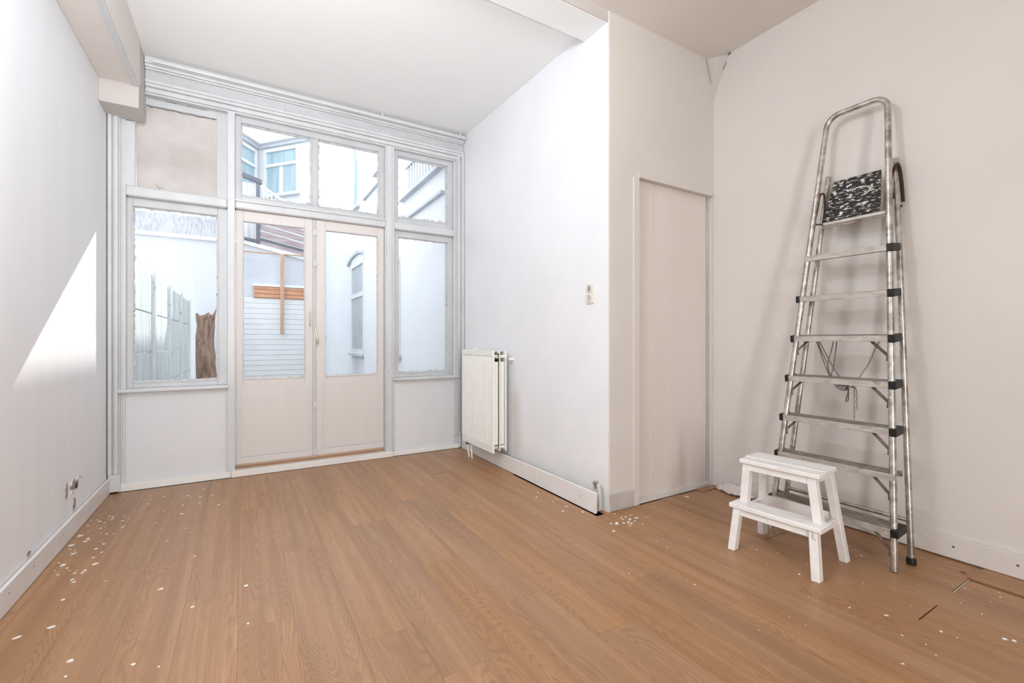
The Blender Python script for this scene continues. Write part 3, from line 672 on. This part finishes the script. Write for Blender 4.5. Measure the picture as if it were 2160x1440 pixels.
# rope and chain on the ladder
ROPE = [[(3.03, 1.445, 1.161), (3.03, 1.421, 1.098), (3.03, 1.399, 1.026), (3.03, 1.369, 0.945), (3.03, 1.346, 0.9), (3.03, 1.317, 0.887), (3.03, 1.279, 0.886)], [(3.03, 1.435, 1.161), (3.03, 1.409, 1.083), (3.03, 1.38, 1.016), (3.03, 1.369, 0.965), (3.03, 1.341, 0.901), (3.03, 1.303, 0.884), (3.03, 1.275, 0.876)], [(3.03, 1.428, 1.161), (3.03, 1.38, 1.058), (3.03, 1.344, 0.987), (3.03, 1.317, 0.943), (3.03, 1.29, 0.905), (3.03, 1.27, 0.876)], [(3.03, 1.341, 1.166), (3.03, 1.355, 1.094), (3.03, 1.374, 1.017), (3.03, 1.371, 0.955), (3.03, 1.335, 0.881), (3.03, 1.29, 0.857), (3.03, 1.272, 0.876)], [(3.03, 1.326, 1.166), (3.03, 1.335, 1.074), (3.03, 1.346, 0.987), (3.03, 1.355, 0.946), (3.03, 1.337, 0.896), (3.03, 1.281, 0.863), (3.03, 1.268, 0.882)], [(3.03, 1.272, 0.881), (3.03, 1.27, 0.842), (3.03, 1.282, 0.798), (3.03, 1.27, 0.799), (3.03, 1.267, 0.837), (3.03, 1.268, 0.877)], [(3.03, 1.294, 0.899), (3.03, 1.272, 0.886), (3.03, 1.281, 0.87), (3.03, 1.264, 0.867), (3.03, 1.277, 0.888), (3.03, 1.259, 0.882), (3.03, 1.251, 0.878), (3.03, 1.242, 0.884), (3.03, 1.236, 0.875), (3.03, 1.247, 0.888)]]
CHAIN = [[(3.015, 1.106, 1.16), (3.015, 1.134, 1.098), (3.015, 1.162, 1.021), (3.015, 1.19, 0.971), (3.015, 1.223, 0.906), (3.015, 1.23, 0.876)], [(3.015, 1.232, 0.881), (3.015, 1.232, 0.817), (3.015, 1.232, 0.694)], [(3.015, 1.232, 0.881), (3.015, 1.221, 0.857), (3.015, 1.219, 0.755)]]
rope = MB()
for p in ROPE: rope.tube(cat(p, 6), .0028, 6)
ro = rope.obj('rope', 'rope', None, smooth=True)
tag(ro, 'thin dark grey rope looped and knotted between the stepladder frames', 'rope')
ch = thing('chain', 'thin steel chain hanging behind the middle steps of the stepladder', 'chain', CHAIN[0][0])
def link(p, d, flip):
    d = d.normalized(); u = d.cross(Vector((0,0,1)) if abs(d.z) < .9 else Vector((1,0,0))).normalized()
    if flip: u = d.cross(u)
    bm = MB(); pts = []
    for k in range(9):
        a = 2*math.pi*k/8; pts.append(p+d*(.0105*math.cos(a))+u*(.0042*math.sin(a)))
    bm.tube(pts, .0013, 4, caps=False); return bm
for seg in CHAIN:
    pts = cat(seg, 10); Ls = [0]
    for a_, b_ in zip(pts, pts[1:]): Ls.append(Ls[-1]+(b_-a_).length)
    n = int(Ls[-1]/.0175)
    for k in range(n):
        s_ = (k+.5)*Ls[-1]/n
        j = max(i for i in range(len(Ls)) if Ls[i] <= s_); j = min(j, len(pts)-2)
        t_ = (s_-Ls[j])/max(1e-6, Ls[j+1]-Ls[j]); p = pts[j].lerp(pts[j+1], t_)
        link(p, pts[j+1]-pts[j], k % 2).obj('link', 'chain', ch)

# ------------------------------------------------------------ step stool (local frame, rotated 5 degrees)
S_ = thing('step_stool', 'chipped white wooden two-step stool in front of the stepladder', 'stool', (2.5145, 1.3385, 0))
S_.rotation_euler = (0, 0, math.radians(5.0))
def sobj(m, name, bev=.003, mat='stool', par=None):
    o = m.obj(name, mat, None, bevel=bev); o.parent = par or S_; return o
def leg(p0, p1, w=.030, d=.034):
    (x0, y0, z0), (x1, y1, z1) = p0, p1; a, b = d/2, w/2
    return MB().hexa([(x0-a,y0-b,z0),(x0+a,y0-b,z0),(x0+a,y0+b,z0),(x0-a,y0+b,z0),(x1-a,y1-b,z1),(x1+a,y1-b,z1),(x1+a,y1+b,z1),(x1-a,y1+b,z1)])
for s in (-1, 1):
    sobj(leg((-.170, s*.206, 0), (-.150, s*.186, .228), .038, .044), 'leg')
    sobj(leg((.168, s*.208, 0), (.088, s*.160, .475), .038, .044), 'leg')
    sobj(leg((-.086, s*.182, .250), (-.100, s*.158, .475), .040, .044), 'upper_leg')
    # side rails
    m = MB(); y = s*.187
    m.hexa([(-.150,y-.010,.196),(.128,y-.010,.196),(.128,y+.010,.196),(-.150,y+.010,.196),(-.150,y-.010,.232),(.120,y-.010,.232),(.120,y+.010,.232),(-.150,y+.010,.232)]); sobj(m, 'side_rail')
    m = MB(); y = s*.160; m.box(-.095, .085, y-.010, y+.010, .438, .474); sobj(m, 'top_side_rail')
sobj(box(-.162, -.138, -.172, .172, .192, .229), 'front_rail')
sobj(box(.118, .136, -.172, .172, .180, .250), 'back_rail')
sobj(box(-.116, -.098, -.150, .150, .436, .475), 'top_front_rail')
sobj(box(.072, .092, -.150, .150, .436, .475), 'top_back_rail')
sobj(box(-.178, -.052, -.225, .225, .230, .254), 'lower_step')
sobj(box(-.134, -.052, -.200, .190, .475, .497), 'top_board', .003)
sobj(box(-.051, .098, -.196, .200, .477, .499), 'top_board', .003)
m = MB(); m.tube([(-.010-.02, .05, .4993), (-.012-.02, .0, .4995), (-.006-.02, -.06, .4993)], .0025, 6, flat=1); sobj(m, 'paint_crack', 0, 'putty')
m = MB(); m.tube([(-.180, -.190, .232), (-.1905, -.193, .205), (-.1905, -.200, .200), (-.1905, -.206, .203)], .0015, 5); sobj(m, 'wood_crack', 0, 'iron')

# ------------------------------------------------------------ paint chips and scraps
def chips(name, label, pts, smin, smax, seed, cat_='paint chips'):
    R = random.Random(seed); m = MB()
    for (x, y) in pts:
        rr = R.uniform(smin, smax); k = R.randint(5, 7); a0 = R.uniform(0, 6.28); st = R.uniform(.35, 1.)
        ca, sa = math.cos(a0), math.sin(a0); P = []
        for i in range(k):
            a = 2*math.pi*i/k; u = rr*R.uniform(.5, 1.1)*math.cos(a); w = rr*st*R.uniform(.5, 1.1)*math.sin(a)
            P.append((x+u*ca-w*sa, y+u*sa+w*ca))
        m.prism(P, 'z', .0004 if x < 2.98 else .0075, (.0015 if x < 2.98 else .0085)+R.uniform(0, .001))
    return tag(m.obj(name, 'chip'), label, cat_, kind='stuff')
R = random.Random(5)
pts = [(R.uniform(-.84, -.70)+abs(R.gauss(0, .06)), R.uniform(2.9, 3.9)) for _ in range(46)]+[(R.uniform(-.84, -.1), R.uniform(3.2, 4.4)) for _ in range(34)]+[(R.uniform(-.8, .2), R.uniform(1.5, 3.0)) for _ in range(16)]
chips('paint_flakes', 'small white paint flakes scattered along the left baseboard', pts, .003, .013, 1)
pts = [(2.09+R.gauss(.05, .05), 2.18+R.gauss(-.06, .05)) for _ in range(26)]+[(R.uniform(1.85, 2.0), R.uniform(2.3, 2.9)) for _ in range(12)]
chips('paint_flakes', 'white paint flakes below the end of the loose baseboard at the wall corner', pts, .003, .013, 2)
pts = [(R.uniform(1.6, 3.1), R.uniform(.4, 2.1)) for _ in range(60)]+[(R.uniform(2.9, 3.15), R.uniform(1.0, 2.0)) for _ in range(8)]
chips('paint_flakes', 'tiny white paint flakes around the stool and stepladder', pts, .002, .006, 3)
chips('paint_flakes', 'larger white paint flakes beside the left baseboard', [(-.828, 3.452), (-.784, 3.308), (-.793, 3.169), (-.821, 3.592), (-.654, 3.098), (-.752, 2.486), (-.66, 2.506), (-.532, 2.208), (-.325, 2.633)], .014, .024, 11)
chips('paint_flakes', 'larger white paint flakes on the floor in front of the stepladder', [(2.372, .674), (2.523, .531), (2.539, .509), (2.315, .83), (2.211, .742), (2.019, .675), (2.842, 1.128), (2.354, 1.195)], .007, .012, 12)
chips('paint_flakes', 'larger white paint flakes below the corner of the closet wall', [(2.013, 2.108), (2.062, 2.096), (2.03, 2.12), (1.99, 2.13), (1.926, 2.037)], .010, .018, 13)
chips('paint_chip', 'two flat white paint scraps beside the closet track', [(2.62, 2.19), (2.80, 2.21)], .018, .026, 4)
# crumpled paper scrap by the right baseboard
m = MB(); nx, ny = 14, 6; R = random.Random(9); G = []
for i in range(nx):
    row = []
    for j in range(ny):
        y = 2.22-.30*i/(nx-1); w = .075*math.sin(math.pi*(i+.6)/nx)**.6
        u = j/(ny-1); x = 3.197-.015-w*u+R.uniform(-.006, .006); z = .052*(1-u)**1.3*math.sin(math.pi*(i+.5)/nx)+R.uniform(0, .012)+.008
        row.append(m.bm.verts.new((x, y+R.uniform(-.008, .008), z)))
    G.append(row)
for i in range(nx-1):
    for j in range(ny-1): m.bm.faces.new([G[i][j], G[i+1][j], G[i+1][j+1], G[i][j+1]])
sp = m.obj('paper_scrap', 'wall_warm', None); md = sp.modifiers.new('s', 'SOLIDIFY'); md.thickness = .002
tag(sp, 'crumpled torn paper scrap at the foot of the wall beside the closet', 'paper')

# ------------------------------------------------------------ OUTSIDE
struct(box(-4, 8, 4.62, 20, -.25, -.12).obj('ground', 'paving'), 'paved ground of the courtyard', 'ground')
# concrete fence
fe = thing('concrete_fence', 'mossy concrete panel fence running back from the left window', 'fence', (-.8, 6.8, -.12))
posts = [4.72, 5.86, 7.03, 8.20, 9.37]
for y in posts:
    m = MB(); m.box(-.86, -.762, y-.055, y+.055, -.12, 1.86); m.obj('post', 'concrete', fe, bevel=.012)
R = random.Random(3)
for a, b in zip(posts, posts[1:]):
    for k in range(5):
        z0 = -.12+k*.385; dx = R.uniform(-.004, .004)
        box(-.835+dx, -.79+dx, a+.05, b-.05, z0+.004, z0+.381+(.02 if k == 4 else 0)).obj('slab', 'concrete', fe, bevel=.006)
# log
lg = MB(); n = 14; R = random.Random(12); prof = []
for i in range(15):
    t = i/14; z = -.12+1.54*t; cx = -.375+.035*t+.015*math.sin(5*t); rad = .098-.012*t
    prof.append([lg.bm.verts.new((cx+math.cos(a)*rad*q, 6.1+math.sin(a)*rad*q, z+(R.uniform(-.03, .07) if i == 14 else 0))) for a, q in ((2*math.pi*k/n, R.uniform(.82, 1.14)) for k in range(n))])
for a, b in zip(prof, prof[1:]):
    for k in range(n): lg.bm.faces.new([a[k], a[(k+1)%n], b[(k+1)%n], b[k]])
lg.bm.faces.new(prof[0][::-1]); lg.bm.faces.new(prof[-1])
lo = tag(lg.obj('tree_stump', 'bark', None), 'upright brown tree log with rough bark outside the left window', 'log')
m = MB(); m.tube([(-.28, 6.08, 1.38), (-.265, 6.07, 1.47), (-.26, 6.07, 1.50)], [.012,.007,.003], 6); m.obj('splinter', 'bark', lo)
# shed with smooth wall, siding, pine boards
sh = thing('shed', 'low white outbuilding across the courtyard with siding and pine boards', 'shed', (-.5, 10, -.12))
m = MB(); m.prism([(-4,-.12),(1.14,-.12),(1.14,2.75),(.03,2.98),(-4,2.98)], 'y', 10.0, 10.9); m.obj('wall', 'shed_white', sh)
m = MB(); m.prism([(-4,2.98),(.03,2.98),(1.14,2.75),(1.14,2.81),(.03,3.045),(-4,3.045)], 'y', 9.95, 10.92); m.obj('coping', 'ext_white2', sh)
m = MB(); m.box(-4, -.30, 10.05, 10.85, 3.045, 3.40); m.obj('roof_felt', 'felt', sh)
m = MB(); m.box(-.42, .0, 10.03, 10.2, 3.05, 3.37); m.obj('roof_box', 'ext_grey', sh)
m = MB(); m.box(.0, 1.14, 9.985, 10.0, 1.97, 2.72); m.obj('render_band', 'ext_grey', sh)
for k in range(21):
    z0 = -.12+k*.0995
    m = MB(); m.prism([(9.985, z0), (9.955, z0), (9.958, z0+.094), (9.966, z0+.0985), (9.985, z0+.0985)], 'x', -.30, 1.14); m.obj('siding_board', 'siding', sh)
for z0, z1 in ((1.972, 2.045), (2.05, 2.13), (2.135, 2.19)):
    box(.18, 1.14, 9.930, 9.968, z0, z1).obj('pine_board', 'pine', sh, bevel=.005)
box(.16, 1.15, 9.915, 9.975, 2.192, 2.240).obj('cap_board', 'ext_white2', sh)
# pole and batten
pb = thing('garden_pole', 'thin weathered pole across the outbuilding with a hanging pine batten', 'pole', (.6, 9.9, 2.82))
m = MB(); m.tube([(-.35, 9.88, 2.83), (.4, 9.88, 2.825), (1.20, 9.88, 2.835)], .014, 8); m.obj('pole', 'batten', pb)
box(.628, .694, 9.84, 9.868, 1.275, 2.83).obj('batten', 'batten', pb, bevel=.003)
# roof terrace fence
tf = thing('terrace_fence', 'weathered red slatted fence with dark posts on the outbuilding roof', 'fence', (.6, 10.2, 2.9))
box(.225, .290, 10.10, 10.17, 2.93, 4.25).obj('post', 'darkpost', tf); 
for k in range(6):
    z = 2.915+k*.135
    m = MB(); m.hexa([(.29,10.12,z),(1.30,10.12,z-.21),(1.30,10.145,z-.21),(.29,10.145,z),(.29,10.12,z+.10),(1.30,10.12,z-.11),(1.30,10.145,z-.11),(.29,10.145,z+.10)]); m.obj('slat', 'redwood', tf)
m = MB(); m.hexa([(.29,10.10,3.115),(1.26,10.10,2.925),(1.26,10.13,2.925),(.29,10.13,3.115),(.29,10.10,3.155),(1.26,10.10,2.965),(1.26,10.13,2.965),(.29,10.13,3.155)]); m.obj('rail', 'darkpost', tf)
for k in range(9):
    x0 = -.42+k*.071
    box(x0, x0+.066, 10.13, 10.15, 3.05, 4.20).obj('board', 'greyboard' if k % 3 else 'ext_white2', tf)
m = MB(); m.hexa([(-.45,10.09,3.13),(.24,10.09,3.05),(.24,10.13,3.05),(-.45,10.13,3.13),(-.45,10.09,3.19),(.24,10.09,3.11),(.24,10.13,3.11),(-.45,10.13,3.19)]); m.obj('rail', 'darkpost', tf)
m = MB(); m.hexa([(-.45,10.08,4.42),(.32,10.08,4.20),(.32,10.18,4.20),(-.45,10.18,4.42),(-.45,10.08,4.50),(.32,10.08,4.28),(.32,10.18,4.28),(-.45,10.18,4.50)]); m.obj('top_rail', 'darkpost', tf)
# white balustrade behind
bl = thing('balustrade', 'white wooden balustrade beside the terrace fence', 'balustrade', (.6, 10.8, 2.85))
for k in range(8):
    x = .36+k*.075; box(x, x+.03, 10.78, 10.81, 3.045-.2117*(x-.03)-.003, 4.38-.05*k).obj('baluster', 'ext_white2', bl)
m = MB(); m.hexa([(.32,10.76,4.36),(.95,10.76,3.96),(.95,10.83,3.96),(.32,10.83,4.36),(.32,10.76,4.41),(.95,10.76,4.01),(.95,10.83,4.01),(.32,10.83,4.41)]); m.obj('handrail', 'ext_white2', bl)

def extwin(par, P, u, t0, t1, z0, z1, nrm, bars=(), pane='extpane', fw=.06, depth=.03, mul=()):
    """window on a vertical facade: P + t*u, outward normal nrm"""
    P = Vector((*P, 0)); u = Vector((*u, 0)); n = Vector((*nrm, 0))
    def bx(ta, tb, za, zb, da, db):
        pts = []
        for z in (za, zb):
            for (t, d) in ((ta, da), (tb, da), (tb, db), (ta, db)): q = P+u*t+n*d; pts.append((q.x, q.y, z))
        return pts
    m = MB(); m.hexa(bx(t0, t0+fw, z0, z1, -.02, depth)); m.hexa(bx(t1-fw, t1, z0, z1, -.02, depth)); m.hexa(bx(t0+fw, t1-fw, z1-fw, z1, -.02, depth)); m.hexa(bx(t0+fw, t1-fw, z0, z0+fw, -.02, depth))
    for zb in bars: m.hexa(bx(t0+fw, t1-fw, zb-.05, zb+.05, -.02, depth*.9))
    for tm, za, zb in mul: m.hexa(bx(tm-.07, tm+.07, za+.05, zb-.06, -.02, depth*.8))
    f = m.obj('window', 'ext_white2', par)
    m = MB(); m.hexa(bx(t0+fw, t1-fw, z0+fw, z1-fw, -.01, .004)); m.obj('pane', pane, f)
    m = MB(); m.hexa(bx(t0-.05, t1+.05, z0-.05, z0, -.02, depth+.05)); m.obj('sill', 'ext_grey', f)
    return f
# wing along the right side
wg = thing('wing_building', 'tall white rendered wing along the right side of the courtyard with an arched window', 'building', (3.5, 8, -.12))
m = MB(); m.prism([(1.95, 4.75), (5.5, 4.75), (5.5, 16.15), (2.15, 16.15), (2.15, 8.69), (1.95, 8.69)], 'z', -.12, 6.34); m.obj('wall', 'ext_white', wg)
# arched window on the recessed part (faces -X)
f = extwin(wg, (2.15, 0), (0, 1), 9.50, 10.80, .87, 2.85, (-1, 0), (2.13,), 'extpane2', .09, .03)
AZ = lambda y: 2.95+.13*(1-((y-10.2)/.9)**2)
ys_ = [9.3+.15*k for k in range(13)]
MB().prism([(y, AZ(y)) for y in ys_]+[(y, AZ(y)-.07) for y in ys_[::-1]], 'x', 2.09, 2.16).obj('window_arch', 'ext_grey', wg)
yi_ = [9.5+.13*k for k in range(11)]
MB().prism([(9.5, 2.855)]+[(y, AZ(y)-.072) for y in yi_]+[(10.8, 2.855)], 'x', 2.135, 2.152).obj('arch_infill', 'ext_white2', wg)
for k in range(11):
    z = .98+k*.098; box(2.144, 2.149, 9.6, 10.74, z, z+.006).obj('blind_slat', 'ext_grey', f)
extwin(wg, (2.15, 0), (0, 1), 10.0, 10.60, 4.05, 5.9, (-1, 0), (), 'extpane', .08)
extwin(wg, (1.95, 0), (0, 1), 6.42, 7.25, .95, 2.35, (-1, 0), (1.75,), 'extpane2', .06)
extwin(wg, (1.95, 0), (0, 1), 7.20, 7.70, 3.95, 5.6, (-1, 0), (), 'extpane', .07)
box(1.90, 1.95, 7.0, 8.62, 3.74, 3.80).obj('ledge', 'ext_grey', wg)
box(1.88, 1.95, 4.76, 6.30, 3.10, 3.15).obj('balcony_ledge', 'ext_grey', wg); box(1.90, 1.95, 4.76, 6.1, 2.80, 2.835).obj('balcony_ledge', 'ext_grey', wg)
box(1.87, 1.93, 4.76, 5.95, 3.44, 3.49).obj('balcony_rail', 'ext_grey', wg)
for k in range(11): box(1.885, 1.915, 4.80+k*.105, 4.85+k*.105, 3.15, 3.44).obj('balcony_picket', 'ext_white2', wg)
# far house
fh = thing('far_house', 'white corner house with tall curtained windows beyond the roof terrace', 'house', (0, 19, -.12))
P1 = (.47, 18.3); u12 = (.655, -.756); u10 = (-.595, -.804)
Px = lambda P, u, t: (P[0]+u[0]*t, P[1]+u[1]*t)
P2 = Px(P1, u12, 2.7); P0 = Px(P1, u10, 5.0)
m = MB(); m.prism([P0, P1, P2, (6, 17), (6, 24), (-8, 24), (-8, 16)], 'z', -.12, 8.06); m.obj('wall', 'ext_white', fh)
n12 = (-.756, -.655); n10 = (.804, -.595)
def off(P, n, d): return (P[0]+n[0]*d, P[1]+n[1]*d)
corner = (P1[0]+(n12[0]+n10[0])*.12, P1[1]+(n12[1]+n10[1])*.12)
m = MB(); m.prism([off(P0, n10, .22), (P1[0]+.05, P1[1]-.30), off(P2, n12, .22), P2, P1, P0], 'z', 7.98, 8.25); m.obj('cornice', 'ext_white2', fh)
m = MB(); m.prism([off(P0, n10, .10), (P1[0]+.02, P1[1]-.14), off(P2, n12, .10), P2, P1, P0], 'z', 7.86, 7.98); m.obj('cornice_moulding', 'ext_grey', fh)
extwin(fh, P1, u12, .30, 1.80, 6.15, 7.78, n12, (7.22,), 'extpane', .09, .06, ((1.06, 6.15, 7.2),))
extwin(fh, P1, u10, .12, 1.10, 5.6, 7.78, n10, (7.20,), 'extpane', .09, .06)
extwin(fh, P1, u10, 1.6, 2.6, 5.6, 7.78, n10, (7.20,), 'extpane', .09, .06)
